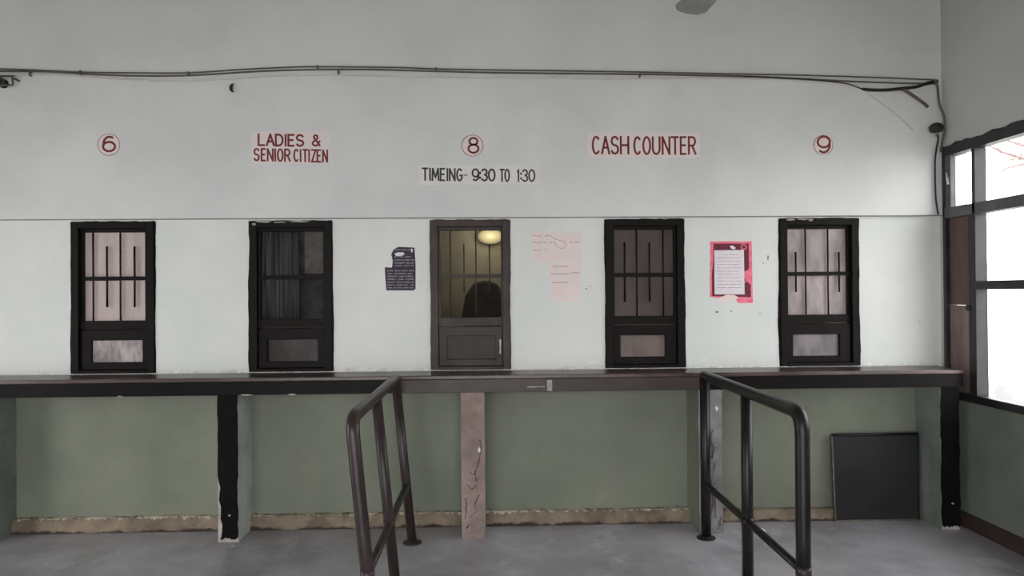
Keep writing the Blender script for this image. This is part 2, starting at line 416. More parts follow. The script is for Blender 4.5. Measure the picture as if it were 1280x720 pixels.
# ------------------------------------------------------------------ counter on its piers
ctr = empty('service_counter')
tag(ctr, 'long dark counter on five piers running below the ticket windows', 'counter')
FY = -.28; CX1 = 3.05
bm = bmesh.new(); add_box(bm, XL+.01, CX1, FY-.006, -.001, 1.004, 1.03); obj('countertop', bm, M_top, ctr, .005)
for xa, xb, mt in ((XL+.01, -.6, M_black), (-.6, 1.33, M_midbrown), (1.33, CX1-.008, M_black)): boxobj('fascia_beam', (xa, xb, FY, FY+.09, .92, 1.003), mt, ctr, .002)  # middle stretch a lighter brown than the black ends
boxobj('soffit', (XL+.01, CX1-.008, FY+.09, -.002, .955, 1.003), M_side, ctr)
p0, p1 = at(684, 484, FY), at(690, 484, FY)
prismobj('chipped_patch', jag(p0.x, p1.x, .925, .995, .004, .004), FY-.002, FY+.001, M_plaster, ctr)
p0, p1 = at(659, 484, FY), at(681, 484, FY)
prismobj('chipped_patch', jag(p0.x, p1.x, .949, .953, .002, .002, .003, .003), FY-.002, FY+.001, M_plaster, ctr)
for px, w in ((150, 8), (365, 12), (308, 16)):
    p = at(px, 496, FY); prismobj('chipped_patch', blob(p.x, .921, w/190, .012), FY-.001, FY+.001, M_plaster, ctr)
for i, (a, b) in enumerate(PIER):
    mt = {1: M_sidelit, 2: M_pier_brown, 3: M_pier_grey}.get(i, M_side)
    bm = bmesh.new()
    n = 12; rows = []
    for k in range(n+1):
        z = .92*k/n; jx = .004 if i in (2, 3) else .002
        e = [random.uniform(-jx, jx) for _ in range(4)]
        rows.append([bm.verts.new(p) for p in ((a+e[0], FY+.006, z), (b+e[1], FY+.006, z), (b+e[2], -.001, z), (a+e[3], -.001, z))])
    for p, q in zip(rows, rows[1:]):
        for j in range(4): bm.faces.new((p[j], p[(j+1) % 4], q[(j+1) % 4], q[j])).material_index = int(j == 0 and i not in (2, 3))
    bm.faces.new(rows[0][::-1]); bm.faces.new(rows[-1])
    pier = obj('pier', bm, [mt, M_plaster], ctr)
    if i in (2, 3):   # painted sides, bare face
        for s, xx in ((-1, a-.003), (1, b-.003)):
            boxobj('side_paint', (xx, xx+.006, FY+.012, -.002, .005, .91), M_olive, pier)
        # loose plaster chips and hollows on the bare face
        cracks = {2: [[(.045, .62), (.05, .55), (.03, .47), (.012, .40), (.02, .36)], [(-.02, .42), (.0, .40), (.02, .42)], [(.035, .27), (.012, .22), (.018, .17), (-.02, .13)], [(-.05, .25), (-.045, .19), (-.05, .12)], [(-.03, .09), (-.04, .06)], [(.02, .33), (-.01, .31), (-.04, .34)]],
                  3: [[(.01, .66), (.0, .6), (.02, .55), (.01, .48)], [(-.01, .55), (-.035, .52), (-.02, .47), (.015, .5)], [(.03, .45), (.0, .33), (.01, .2), (-.015, .08)], [(.04, .3), (.02, .22), (.03, .1)], [(-.03, .4), (-.02, .3)]]}[i]
        for ck in cracks:
            bm = bmesh.new(); P2 = []
            for (xa, za), (xb, zb_) in zip(ck, ck[1:]):
                for k in range(4): P2.append(Vector(((a+b)/2+xa+(xb-xa)*k/4+random.uniform(-.004, .004), FY+.002, za+(zb_-za)*k/4)))
            P2.append(Vector(((a+b)/2+ck[-1][0], FY+.002, ck[-1][1])))
            add_tube(bm, P2, [random.uniform(.001, .0042) for _ in P2], 4); obj('crack', bm, M_crack, pier)
        prismobj('pale_chip', blob((a+b)/2+.04, .555 if i == 2 else .8, .018, .035, 9), FY-.001, FY+.008, M_limewash, pier)
        for q in range(6):
            prismobj('plaster_flake', blob(random.uniform(a+.035, b-.035), .1+q*.11+random.uniform(-.02, .02), random.uniform(.02, .05), random.uniform(.03, .08)), FY+.001, FY+.009, mt, pier)
    else:             # black paint coat with a ragged, peeling foot
        o = []
        for k in range(10): o.append((a+.012+(b-a-.02)*k/9, .012+random.uniform(0, .02)))
        for k in range(24): o.append((b+random.uniform(-.004, .003), .035+.885*k/23))
        for k in range(24):
            z = .92-.885*k/23; w = 0 if z > .42 or i != 1 else (.42-z)*.05
            o.append((a-.002+random.uniform(0, .005)+w+(random.uniform(0, .012) if z < .4 and i == 1 else 0), z))
        prismobj('paint_coat', o, FY-.001, FY+.008, M_blackfront, pier)
        prismobj('paint_chip', blob((a+b)/2+.01, .17, .02, .012), FY-.003, FY, M_plaster, pier)
settle(ctr, (-.1, -.14, 0))

# ------------------------------------------------------------------ handrails
def bend(p0, p1, p2, r, n=8):
    a = (p0-p1).normalized(); b = (p2-p1).normalized()
    s = p1+a*r; e = p1+b*r
    return [s*(1-t)**2+p1*2*t*(1-t)+e*t*t for t in [k/n for k in range(n+1)]]
def handrail(xbase, xtop, yfar, ymid, ynear, ztop, zlow, rad, rlow, mat, label):
    root = empty('handrail'); tag(root, label, 'handrail', 'pipe handrails in front of the counter')
    X = lambda z: xbase+(xtop-xbase)*z/ztop
    P = lambda y, z: Vector((X(z), y, z))
    bm = bmesh.new()
    path = [P(yfar-.0, ztop)] + [P(yfar-.3, ztop), P(yfar-.7, ztop)] + bend(P(ymid, ztop), P(ynear, ztop), P(ynear, .5), .09) + [P(ynear, .5), P(ynear, .012)]
    add_tube(bm, path, rad, 16); obj('top_rail', bm, mat, root)
    bm = bmesh.new(); add_tube(bm, [P(yfar, .01), P(yfar, .5), P(yfar, ztop)], rad*.98, 16)
    obj('post', bm, mat, root)
    bm = bmesh.new(); add_tube(bm, [P(ymid, .01), P(ymid, .5), P(ymid, ztop)], rad*.95, 16); obj('post', bm, mat, root)
    bm = bmesh.new(); add_tube(bm, [P(yfar, zlow), P((yfar+ynear)/2, zlow), P(ynear, zlow)], rlow, 12); obj('lower_rail', bm, mat, root)
    for y in (yfar, ymid, ynear):
        bm = bmesh.new(); c = (X(0), y, 0)
        add_lathe(bm, [(.058, 0), (.058, .007), (.054, .01), (rad+.004, .011), (rad+.004, .016)], 'Z', c); fl = obj('floor_flange', bm, mat, root)
    for y in (ymid, ynear):
        bm = bmesh.new(); q = P(y, zlow)
        add_tube(bm, [q+Vector((0, 0, -.024)), q+Vector((0, 0, .024))], rad*1.07, 16); obj('weld_collar', bm, M_pipe_brown if y == ynear else mat, root)
    settle(root, (xbase, (yfar+ynear)/2, 0))
handrail(-.5, -.597, -.345, -1.1, -1.76, 1.02, .357, .029, .019, M_pipe_brown, 'worn brown-black pipe handrail leaning left in front of the middle of the counter')
handrail(1.338, 1.338, -.352, -1.09, -1.77, 1.02, .338, .031, .02, M_pipe, 'upright glossy black pipe handrail nearer the right wall window')

# ------------------------------------------------------------------ painted lettering on the upper wall
def arc(cx, cy, rx, ry, a0, a1, n=12):
    return [(cx+rx*math.cos(math.radians(a0+(a1-a0)*k/n)), cy+ry*math.sin(math.radians(a0+(a1-a0)*k/n))) for k in range(n+1)]
G = {
 'A': (1, [[(0, 0), (.5, 1), (1, 0)], [(.2, .36), (.8, .36)]]),
 'C': (.95, [arc(.5, .5, .5, .5, 48, 312, 18)]),
 'D': (1, [[(0, 0), (0, 1), (.35, 1)] + arc(.4, .5, .55, .5, 80, -80, 12) + [(.35, 0), (0, 0)]]),
 'E': (.8, [[(.9, 1), (0, 1), (0, 0), (.9, 0)], [(0, .52), (.75, .52)]]),
 'G': (1, [arc(.5, .5, .5, .5, 48, 340, 18) + [(.97, .45), (.6, .45)]]),
 'H': (1, [[(0, 0), (0, 1)], [(1, 0), (1, 1)], [(0, .5), (1, .5)]]),
 'I': (.12, [[(.5, 0), (.5, 1)]]),
 'L': (.8, [[(0, 1), (0, 0), (.95, 0)]]),
 'M': (1.25, [[(0, 0), (.08, 1), (.5, .25), (.92, 1), (1, 0)]]),
 'N': (1, [[(0, 0), (0, 1), (1, 0), (1, 1)]]),
 'O': (1, [arc(.5, .5, .5, .5, 90, 450, 24)]),
 'R': (1, [[(0, 0), (0, 1), (.5, 1)] + arc(.5, .75, .42, .25, 80, -80, 10) + [(.5, .5), (0, .5)], [(.5, .5), (1, 0)]]),
 'S': (.95, [arc(.5, .75, .45, .25, 25, 250, 12) + arc(.5, .25, .48, .25, 90, -155, 12)]),
 'T': (.95, [[(0, 1), (1, 1)], [(.5, 0), (.5, 1)]]),
 'U': (1, [[(0, 1), (0, .35)] + arc(.5, .33, .5, .33, 180, 360, 12) + [(1, 1)]]),
 'Z': (.9, [[(0, 1), (1, 1), (0, 0), (1, 0)]]),
 '&': (1.05, [[(1, 0), (.25, .72)] + arc(.45, .8, .25, .2, 200, -20, 10) + [(.62, .62), (.2, .42)] + arc(.42, .23, .4, .23, 150, 360, 12) + [(1, .42)]]),
 '0': (1, [arc(.5, .5, .5, .5, 90, 450, 24)]),
 '1': (.3, [[(.1, .82), (.6, 1), (.6, 0)]]),
 '3': (.9, [arc(.45, .75, .45, .25, 150, -80, 12) + arc(.45, .26, .5, .26, 80, -150, 12)]),
 '6': (1, [arc(.55, .52, .5, .48, 62, 190, 14) + arc(.5, .32, .5, .32, 160, 520, 22)]),
 '8': (1, [arc(.5, .77, .4, .23, 90, 450, 18), arc(.5, .28, .5, .28, 90, 450, 18)]),
 '9': (1, [arc(.5, .66, .5, .34, -20, -380, 22) + arc(.48, .48, .52, .48, 10, -125, 14)]),
 ':': (.15, [[(.5, .72), (.5, .62)], [(.5, .3), (.5, .2)]]),
 '-': (.45, [[(0, .5), (1, .5)]]),
 ' ': (.6, []),
}
def ribbon(bm, pts, t, y):
    """a brush stroke; corners are made of two strokes that run into each other"""
    P = [Vector(p) for p in pts]; run = [P[0]]
    for i in range(1, len(P)):
        run.append(P[i])
        if i < len(P)-1 and (P[i]-P[i-1]).length > 1e-4 and (P[i+1]-P[i]).length > 1e-4 and (P[i]-P[i-1]).angle(P[i+1]-P[i]) > .7:
            stroke(bm, run, t, y); run = [P[i]]; y -= .00003
    stroke(bm, run, t, y)
def stroke(bm, pts, t, y):
    out = [pts[0]]
    for p in pts[1:]:
        if (p-out[-1]).length > 1e-4: out.append(p)
    pts = out; closed = (pts[0]-pts[-1]).length < 1e-3 and len(pts) > 3
    if closed: pts = pts[:-1]
    n = len(pts); L = []
    for i, p in enumerate(pts):
        a = pts[i-1] if (i or closed) else None; b = pts[(i+1) % n] if (i < n-1 or closed) else None
        d0 = (p-a).normalized() if a is not None else None; d1 = (b-p).normalized() if b is not None else None
        d = (d0 or d1)+(d1 or d0)
        if d.length < 1e-3: d = d0
        d.normalize(); nv = Vector((-d.y, d.x)); ref = d0 or d1
        k = min(1.7, 1/max(.35, abs(nv.dot(Vector((-ref.y, ref.x)))))); q = p
        if a is None: q = p-d*t*.4
        if b is None: q = p+d*t*.4
        L.append([bm.verts.new((c.x, y, c.y)) for c in (q+nv*t/2*k, q-nv*t/2*k)])
    for i in range(n if closed else n-1):
        a, b = L[i], L[(i+1) % n]; bm.faces.new((a[0], b[0], b[1], a[1]))
UY = -.0312
def word(bm, text, xl, xr, ytop, ybot, t, gap=.28, drop=0):
    """letters of one painted word between photo columns xl..xr"""
    a, b = at(xl, ytop, UY), at(xr, ytop+drop, UY); h = a.z-at(xl, ybot, UY).z
    W = b.x-a.x; tot = sum(G[c][0] for c in text)+gap*(len(text)-1); u = W/tot; x = a.x
    for c in text:
        w = G[c][0]*u
        for st in G[c][1]:
            jx = random.uniform(-.002, .002)
            f = (x-a.x)/W
            ribbon(bm, [Vector((x+jx+px*w, a.z+(b.z-a.z)*f-h+pz*h)) for px, pz in st], t, UY-.0008)
        x += w+gap*u
def sign(words, mat, label, coat=None, t=.013):
    if coat:
        x0, x1, y0, y1 = coat[:4]; a, b = at(x0, y0, UY), at(x1, y1, UY)
        cc = prismobj('undercoat', jag(a.x, b.x, b.z, a.z, .01, .01, .008, .008), UY, -.03, coat[4], upper)
    bm = bmesh.new()
    for w in words: word(bm, *w)
    o = obj('painted_lettering', bm, mat, upper); o['label'] = label
    return o
PXM = 5.0/900
sign([('LADIES', 323.5, 379, 168, 181.5, .0135, .3, 1), ('&', 391, 400, 169, 182, .0125)], M_red, 'red painted words LADIES &')
sign([('SENIOR', 318, 362.5, 186, 200.5, .0118, .42, 1), ('CITIZEN', 368, 409, 187, 201.5, .0115, .46, 1)], M_red, 'red painted words SENIOR CITIZEN', (315, 412, 165, 204, M_pinkcoat))
sign([('CASH', 740.5, 785, 171, 192, .0138, .34), ('COUNTER', 793, 869.5, 171.5, 192.5, .0138, .38)], M_red, 'red painted words CASH COUNTER', (735, 874, 167, 196, M_pinkcoat))
sign([('TIMEING', 528, 577.5, 210.5, 225, .0118, .42, 1), ('-', 580, 584, 213, 225, .006)], M_ink, 'black painted word TIMEING', (523, 674, 207, 229.5, M_whitecoat))
sign([('9:30', 590.5, 618.5, 211.5, 225.5, .0122, .22, .5), ('TO', 625, 636.5, 212, 226.5, .011, .3), ('1:30', 647, 668.5, 212.5, 226.5, .011, .25)], M_ink, 'black painted times 9:30 TO 1:30')
for ch, cx, cy, r, box in (('6', 136, 180.8, 13.3, (128.5, 143.5, 171, 189, .015)), ('8', 590.5, 182, 13.2, (585.5, 598, 172.5, 191, .0135)), ('9', 1029, 181.3, 12.2, (1022, 1037, 170.8, 190.5, .0145))):
    c = at(cx, cy, UY); R = r*PXM*.965
    prismobj('undercoat', [(c.x+R*1.08*math.cos(2*PI*k/32), c.z+R*1.08*math.sin(2*PI*k/32)) for k in range(32)], UY, -.03, M_pinkcoat, upper)
    bm = bmesh.new()
    ribbon(bm, [Vector((c.x+R*math.cos(2*PI*k/40), c.z+R*math.sin(2*PI*k/40))) for k in range(41)], .006, UY-.0006)
    obj('painted_ring', bm, M_redthin, upper)
    bm = bmesh.new(); word(bm, ch, *box); o = obj('painted_lettering', bm, M_red, upper); o['label'] = 'dark red painted number %s inside a thin ring' % ch

# ------------------------------------------------------------------ notices on the wall
def sheet(name, px, mat, y0=-.0005, y1=-.002, parent=None, Y=0):
    return prismobj(name, [(at(x, y, Y).x, at(x, y, Y).z) for x, y in px], y1, y0, mat, parent)
def lines(bm, rows, y, th=1.0):
    for xa, xb, yy in rows:
        a, b = at(xa, yy, 0), at(xb, yy, 0)
        add_box(bm, a.x, b.x, y-.0004, y, a.z-th*PXM/2, a.z+th*PXM/2)
t = empty('torn_notice'); tag(t, 'torn dark printed notice left of the faded brown middle window', 'notice')
sheet('notice_sheet', [(481, 334), (490, 334.5), (491, 326), (489, 318), (492, 312), (498, 308.5), (518, 309.5), (519.5, 330), (519.5, 361), (517, 363), (483, 363), (481.5, 345)], M_navy, parent=t)
bm = bmesh.new(); rows = []
for k, y in enumerate((312.3, 321, 325, 328.8, 332, 338.5, 342, 345.5, 349, 352.8, 356.3, 359.8)):
    xa = 493 if y < 334 else 484
    while xa < 515:
        xb = min(517.5, xa+random.uniform(5, 15)); rows.append((xa, xb, y)); xa = xb+random.uniform(.8, 2.5)
lines(bm, rows, -.002, 1.3); tag(obj('printed_lines', bm, M_navyline, t), kind='stuff')
sheet('white_patch', [(493, 317), (497, 315.5), (504, 315.3), (506, 318), (502, 320), (495, 320)], M_paperwhite, -.002, -.0027, t)
sheet('white_patch', [(513.5, 311), (516, 311), (515.5, 316), (514, 315)], M_paperwhite, -.002, -.0027, t)
settle(t, (at(500, 336).x, 0, at(500, 336).z))

t = empty('paper_sheet'); tag(t, 'wide pale handwritten sheet pasted right of the middle window, topmost of two', 'notice')
sheet('paper', [(665, 290), (690, 290.5), (705, 292), (726.5, 289.5), (727.5, 328), (690, 327.5), (666, 327.5)], M_paper, parent=t)
bm = bmesh.new()
for xa, xb, y in ((666, 671, 294.5), (672, 676, 294.8), (681, 686, 294.5), (667, 670, 303), (671, 677, 303.3), (678, 683, 303), (687, 690, 303), (712, 716, 302.5), (718, 725, 302.7), (667, 672, 312.8), (674, 677, 312.6), (681, 683, 312)):
    x = xa; pts = []
    while x <= xb: pts.append(x); x += .8
    P = [at(x, y+random.uniform(-1, 1), 0) for x in pts]
    if len(P) > 1: add_tube(bm, [(p.x, -.0022, p.z) for p in P], .0018, 4)
for curve in ([(687, 294), (692, 298), (699, 300.5), (706, 302), (708, 306), (705, 310), (700, 310.5), (695, 307), (692, 302)],):
    add_tube(bm, [(at(x, y).x, -.0022, at(x, y).z) for x, y in curve], .0014, 4)
tag(obj('handwriting', bm, M_pencil, t), kind='stuff'); settle(t, (at(696, 309).x, 0, at(696, 309).z))
t = empty('paper_sheet'); tag(t, 'narrow pale sheet with a few faint lines, hanging below the wide handwritten sheet', 'notice')
sheet('paper', [(686.5, 328.3), (726.5, 328.5), (724.5, 376), (694, 377.5), (690.5, 371), (686, 345)], M_paper, parent=t)
bm = bmesh.new(); lines(bm, [(691, 711, 333), (688, 713, 342.5), (690, 711, 353.2), (714, 724, 341)], -.002, .8)
tag(obj('handwriting', bm, M_pencil, t), kind='stuff'); settle(t, (at(706, 352).x, 0, at(706, 352).z))

t = empty('poster'); tag(t, 'magenta bordered poster on the wall left of the rightmost ticket window', 'poster')
sheet('poster_sheet', [(887.5, 302), (939.5, 301.5), (941, 378.5), (923, 379), (919, 373), (900, 372.5), (887.5, 371)], M_magenta, parent=t)
sheet('crimson_panel', [(892, 304.5), (935.8, 304.5), (936, 336), (930, 340), (930, 348), (938, 356), (938.5, 368), (938.5, 371.5), (890, 370), (889.5, 345), (891, 330)], M_crimson, -.002, -.0025, t)
bm = bmesh.new()
for o in (blob(915.5, 0, 1, 1),): pass
add_prism(bm, [(at(x, y).x, at(x, y).z) for x, y in ((912, 307.5), (916, 307), (919.5, 310), (918, 312), (913.5, 310.5))], -.0032, -.0025)
obj('pale_print_shape', bm, M_paperwhite, t)
bm = bmesh.new(); c = at(929.5, 308.8); ribbon(bm, [Vector((c.x+.017*math.cos(k*PI/8), c.z+.017*math.sin(k*PI/8))) for k in range(17)], .007, -.0029); obj('pink_ring_mark', bm, M_magenta, t); bm = bmesh.new()
a = [at(x, y) for x, y in ((931, 345), (938, 352))]; ribbon(bm, [Vector((p.x, p.z)) for p in a], .008, -.0029)
a = [at(x, y) for x, y in ((938, 345), (931, 353))]; ribbon(bm, [Vector((p.x, p.z)) for p in a], .008, -.0031)
obj('pink_cross_mark', bm, M_magenta, t)
sheet('torn_strip', [(893, 375.5), (902, 371), (908, 368.5), (918, 368.8), (923, 372), (920, 374.5), (912, 376.5), (900, 377)], M_paper, -.0025, -.0045, t)
settle(t, (at(914, 340).x, 0, at(914, 340).z))
t = empty('paper_notice'); tag(t, 'white typed sheet stuck over the magenta poster', 'notice')
sheet('paper', [(892.5, 313), (929.5, 312.5), (930.5, 368), (893, 368)], M_paperwhite, -.0034, -.005, parent=t)
bm = bmesh.new(); rows = []
for k in range(11):
    y = 318.5+k*4.1; xa = 896 if k else 904
    while xa < 922: xb = min(926, xa+random.uniform(4, 12)); rows.append((xa, xb, y)); xa = xb+random.uniform(.7, 1.5)
lines(bm, rows, -.005, .55); tag(obj('printed_lines', bm, M_pencil, t), kind='stuff'); settle(t, (at(911, 340).x, 0, at(911, 340).z))

# small dark marks chipped into the wall
for x, y, w, h in ((960, 322, 4, 14), (896, 390, 9, 4), (914, 389, 4, 4), (954, 329, 3, 3), (738, 358, 3, 4), (733, 361, 4, 3), (950, 392, 3, 3), (1149, 402, 3, 2), (758, 330, 4, 10)):
    p = at(x, y); prismobj('wall_chip', blob(p.x, p.z, w*PXM*.6, h*PXM*.6, 9), -.0012, .001, M_pier_grey, wall)
for x, y, w, h in ((655, 459, 30, 4), (742, 453, 12, 5), (752, 456, 10, 6), (880, 450, 8, 8), (886, 457, 14, 4), (1085, 455, 16, 6), (222, 462, 30, 4), (455, 461, 40, 3), (975, 462, 12, 3)):
    p = at(x, y); prismobj('whitewash_patch', blob(p.x, max(p.z, 1.045), w*PXM, h*PXM, 12), -.0012, .001, M_limewash, wall)

# ------------------------------------------------------------------ cables
def cable(name, pts, r, mat, label, group=None, Y=-.045, n=6, parent=None):
    P = [Vector(p) if len(p) == 3 else at(p[0], p[1], Y) for p in pts]
    Q = []
    for i in range(len(P)-1):
        a = P[max(i-1, 0)]; b = P[i]; c = P[i+1]; d = P[min(i+2, len(P)-1)]
        for k in range(5):
            t = k/5
            Q.append(.5*((2*b)+(-a+c)*t+(2*a-5*b+4*c-d)*t*t+(-a+3*b-3*c+d)*t**3))
    Q.append(P[-1]); bm = bmesh.new(); add_tube(bm, Q, r, n); o = obj(name, bm, mat, parent)
    return tag(o, label, 'cable', group) if label else o
K = 'cables along the upper wall'
cable('wall_cable', [(-30, 85), (0, 86), (40, 87.5), (100, 90), (160, 91), (235, 91), (300, 87), (350, 84.5), (400, 83.3), (500, 84.5), (560, 86.5), (700, 88.5), (800, 90), (900, 92), (1000, 94), (1100, 97), (1172, 100)], .0048, M_cable, 'grey cable running along the upper wall, uppermost of three', K)
cable('wall_cable', [(-30, 89), (0, 89), (60, 89.5), (100, 92), (160, 94.5), (235, 94.3), (320, 89.3), (400, 86.8), (480, 87.3), (600, 90.5), (700, 91.8), (800, 92.8), (880, 94.3), (950, 96), (1060, 101.5), (1130, 104), (1172, 104.5)], .0058, M_cable, 'thicker grey cable along the upper wall, middle of three', K, -.047)
cable('wall_cable', [(-30, 93), (0, 93), (60, 93), (120, 97), (200, 101), (280, 99), (340, 95), (420, 93.8), (500, 95.5), (600, 97), (700, 98.3), (800, 98.6), (880, 98), (960, 99), (1030, 103), (1068, 108), (1085, 117), (1105, 131), (1125, 147), (1142, 163)], .0045, M_cablepale, 'pale wall-coloured cable sagging lowest of three and drooping down at its right end', K, -.042)
cable('cable_bundle', [(930, 95.5), (985, 98), (1030, 101), (1060, 105), (1080, 111.5), (1105, 112.5), (1128, 110.5), (1145, 108.5), (1160, 104), (1172, 102)], [.004]*20+[.011]*20+[.013]*6, M_cabledark, 'black taped cable bundle sagging near the right corner of the wall', None, -.052)
bundle = bpy.data.objects['cable_bundle']
cable('loose_cable_end', [(1128, 111), (1138, 117), (1148, 124), (1156, 130), (1160, 134)], .011, material('dusty_brown_cable', (104, 92, 90), .7, (84, 74, 72), 20, .5), None, None, -.05, 6, bundle)['label'] = 'dusty brown cable stub hanging down'
Yc = -.055
cable('corner_cable', [(1168, 100), (1172, 108), (1173, 120), (1175, 132), (1179, 142), (1181, 152), (1181, 164), (1178, 176), (1176, 190)], .008, M_cable, 'grey cable dropping down the corner towards the bright window', None, -.07)
cable('corner_cable', [(1171, 164), (1173, 172), (1171, 184), (1169, 200), (1169, 225), (1170, 250), (1173, 268)], .006, M_cabledark, 'dark thin cable hanging from the round black fitting down to the ledge', None, -.05)
for x, y, w in ((37, 92, 'nearest the left end'), (100, 90.5, 'above and left of the circled number 6'), (235, 92, 'between the circled 6 and the crescent hook'), (397, 84, 'above the word LADIES on the top cable'), (423, 90, 'up and right of the word LADIES'), (545, 86.5, 'nearest the circled number 8'), (800, 94, 'above the words CASH COUNTER')):
    p = at(x, y, -.05); bm = bmesh.new()
    add_box(bm, p.x-.005, p.x+.005, -.056, -.029, p.z-.014, p.z+.014)
    tag(obj('cable_clip', bm, M_cable, None, .002), 'small grey cable clip on the upper wall '+w, 'clip', 'clips on the wall cables')
# hook above the lettering
p = at(292, 110, -.04); bm = bmesh.new()
add_tube(bm, [(p.x+.012+.03*math.cos(a), -.042, p.z+.03*math.sin(a)) for a in [math.radians(110+14*k) for k in range(11)]], [.002, .005, .008, .01, .011, .011, .011, .01, .008, .005, .002], 8)
add_tube(bm, [(p.x-.016, -.042, p.z), (p.x-.016, -.028, p.z)], .006, 8)
tag(obj('wall_hook', bm, M_cabledark), 'small dark crescent hook on the upper wall left of the ladies lettering', 'hook')
# round fitting in the right corner
t = empty('round_fitting'); tag(t, 'small round black fitting fixed high in the right corner', 'fitting')
p = at(1170.5, 160, -.09); bm = bmesh.new()
add_lathe(bm, [(.012, -.03), (.034, -.026), (.044, -.008), (.044, .008), (.036, .024), (.016, .034)], 'Z', (p.x, -.09, p.z), 20); obj('body', bm, M_cabledark, t)
bm = bmesh.new(); add_tube(bm, [(p.x+.02, -.09, p.z+.02), (p.x+.03, -.03, p.z+.03), (p.x+.03, -.028, p.z+.03)], .012, 8); obj('bracket', bm, M_cabledark, t)
bm = bmesh.new(); add_tube(bm, [(p.x, -.09, p.z-.02), (p.x+.004, -.09, p.z-.055)], .009, 8); obj('cable_gland', bm, M_metal, t)
settle(t, tuple(p))
# bracketed fitting at the left edge
t = empty('bracket_camera'); tag(t, 'black camera-like fitting on a wall bracket at the left end of the cables', 'fitting')
p = at(-4, 101, -.1); q = at(14, 101, -.1)
bm = bmesh.new(); add_lathe(bm, [(.02, -.06), (.032, -.055), (.034, .03), (.026, .045)], 'Y', (p.x+.0, -.12, p.z), 16); obj('body', bm, M_cabledark, t)
bm = bmesh.new(); add_tube(bm, [(p.x+.02, -.1, p.z+.03), (q.x+.012, -.09, p.z+.033)], .006, 6); add_tube(bm, [(q.x, -.09, p.z+.03), (q.x+.005, -.09, p.z-.022), (p.x+.02, -.1, p.z-.03)], .007, 6)
add_tube(bm, [(q.x+.005, -.09, p.z+.02), (q.x+.005, -.028, p.z+.02)], .007, 6)
obj('bracket', bm, M_cable, t)
bm = bmesh.new(); add_lathe(bm, [(.03, 0), (.03, .01), (.02, .014)], 'Y', (p.x, -.028, p.z), 14); add_tube(bm, [(p.x, -.04, p.z), (p.x, -.1, p.z)], .012, 8); obj('mount', bm, M_cabledark, t)
settle(t, tuple(p))

# ------------------------------------------------------------------ board under the counter, litter
t = empty('leaning_board'); tag(t, 'dark square board leaning on the wall under the right end of the counter', 'board')
bp = [at(1037.5, 543, -.03), at(1145, 541.5, -.03), at(1147, 652, -.062), at(1043, 653, -.062)]
bm = bmesh.new()
def slab(bm, c, y0, th):
    fr = [bm.verts.new(v) for v in c]; bk = [bm.verts.new(v+Vector((0, th, 0))) for v in c]
    bm.faces.new(fr); bm.faces.new(bk[::-1])
    for k in range(4): bm.faces.new((fr[k], bk[k], bk[(k+1) % 4], fr[(k+1) % 4]))
zf = .004
bp[2].z = zf; bp[3].z = zf
bp[2].y = bp[3].y = -.075; bp[0].y = bp[1].y = -.05
slab(bm, bp, 0, .016); obj('panel', bm, M_board, t)
for a, b in ((0, 1), (3, 2), (0, 3), (1, 2)):
    bm = bmesh.new(); o = Vector((0, -.003, 0))
    w = .013 if (a, b) != (0, 1) else .02
    add_tube(bm, [bp[a]+o, bp[b]+o], w*.5, 4); obj('edge_strip', bm, M_edge if (a, b) in ((3, 2), (0, 3)) else M_board, t)
settle(t, tuple((bp[2]+bp[3])/2))
bm = bmesh.new(); bmesh.ops.create_icosphere(bm, subdivisions=2, radius=.03)
for v in bm.verts: v.co *= random.uniform(.7, 1.15); v.co.z = max(-.012, v.co.z*.5)
o = obj('paper_scrap', bm, M_limewash); o.location = (1.716, -.27, .0125)
tag(o, 'small crumpled white paper scrap on the floor behind the right handrail', 'scrap')
for k in range(2):
    bm = bmesh.new(); add_prism(bm, blob(0, 0, random.uniform(.02, .035), random.uniform(.015, .025), 8), -.006, 0)
    o = obj('plaster_crumb', bm, M_plaster if k % 2 else M_pier_brown); o.rotation_euler = (-PI/2, 0, random.random()*3)
    o.location = ((-1.70, -1.60)[k], (-.33, -.36)[k], .0005)
    tag(o, ('small brown plaster crumb on the floor by the leftmost full black pier', 'small pale plaster crumb on the floor by the leftmost full black pier')[k], 'crumb', 'plaster crumbs at the pier')

# ------------------------------------------------------------------ large window in the right wall
root = empty('window_6'); tag(root, 'big dark framed window in the right wall, bright with daylight', kind='structure')
XI, XO, XG = XR-.012, XR+.066, XR+.058
def rb(name, y0, y1, z0, z1, mat=M_winpaint, xa=XI, xb=XO, bev=.003): return boxobj(name, (xa, xb, y0, y1, z0, z1), mat, root, bev)
rb('head', RY0, RY1, 2.448, RZ1); rb('sill', RY0, RY1, RZ0, .872); rb('transom', RY0, RY1, 2.028, 2.098, M_wingrey)
rb('jamb', -.07, RY1, .872, 2.448); rb('jamb', RY0, RY0+.06, .872, 2.448)
posts = [-.372, -1.13, -1.88]
for k, y in enumerate(posts): rb('mullion', y, y+.03 if k == 0 else y+.07, .872, 2.448, M_winpaint, XI)
# boarded lower bay beside the corner with its dark stile and knob
rb('board_stile', -.342, -.298, .872, 2.028, M_winpaint, XI+.003)
rb('upper_board', -.298, -.07, 1.447, 2.028, M_ply, XR+.02, XR+.034)
rb('lower_board', -.298, -.07, .872, 1.443, M_plypale, XR+.016, XR+.034)
bm = bmesh.new(); add_lathe(bm, [(.02, 0), (.02, .01), (.012, .02)], 'X', (XR-.02, -.30, 1.43), 14); obj('knob', bm, M_winpaint, root)
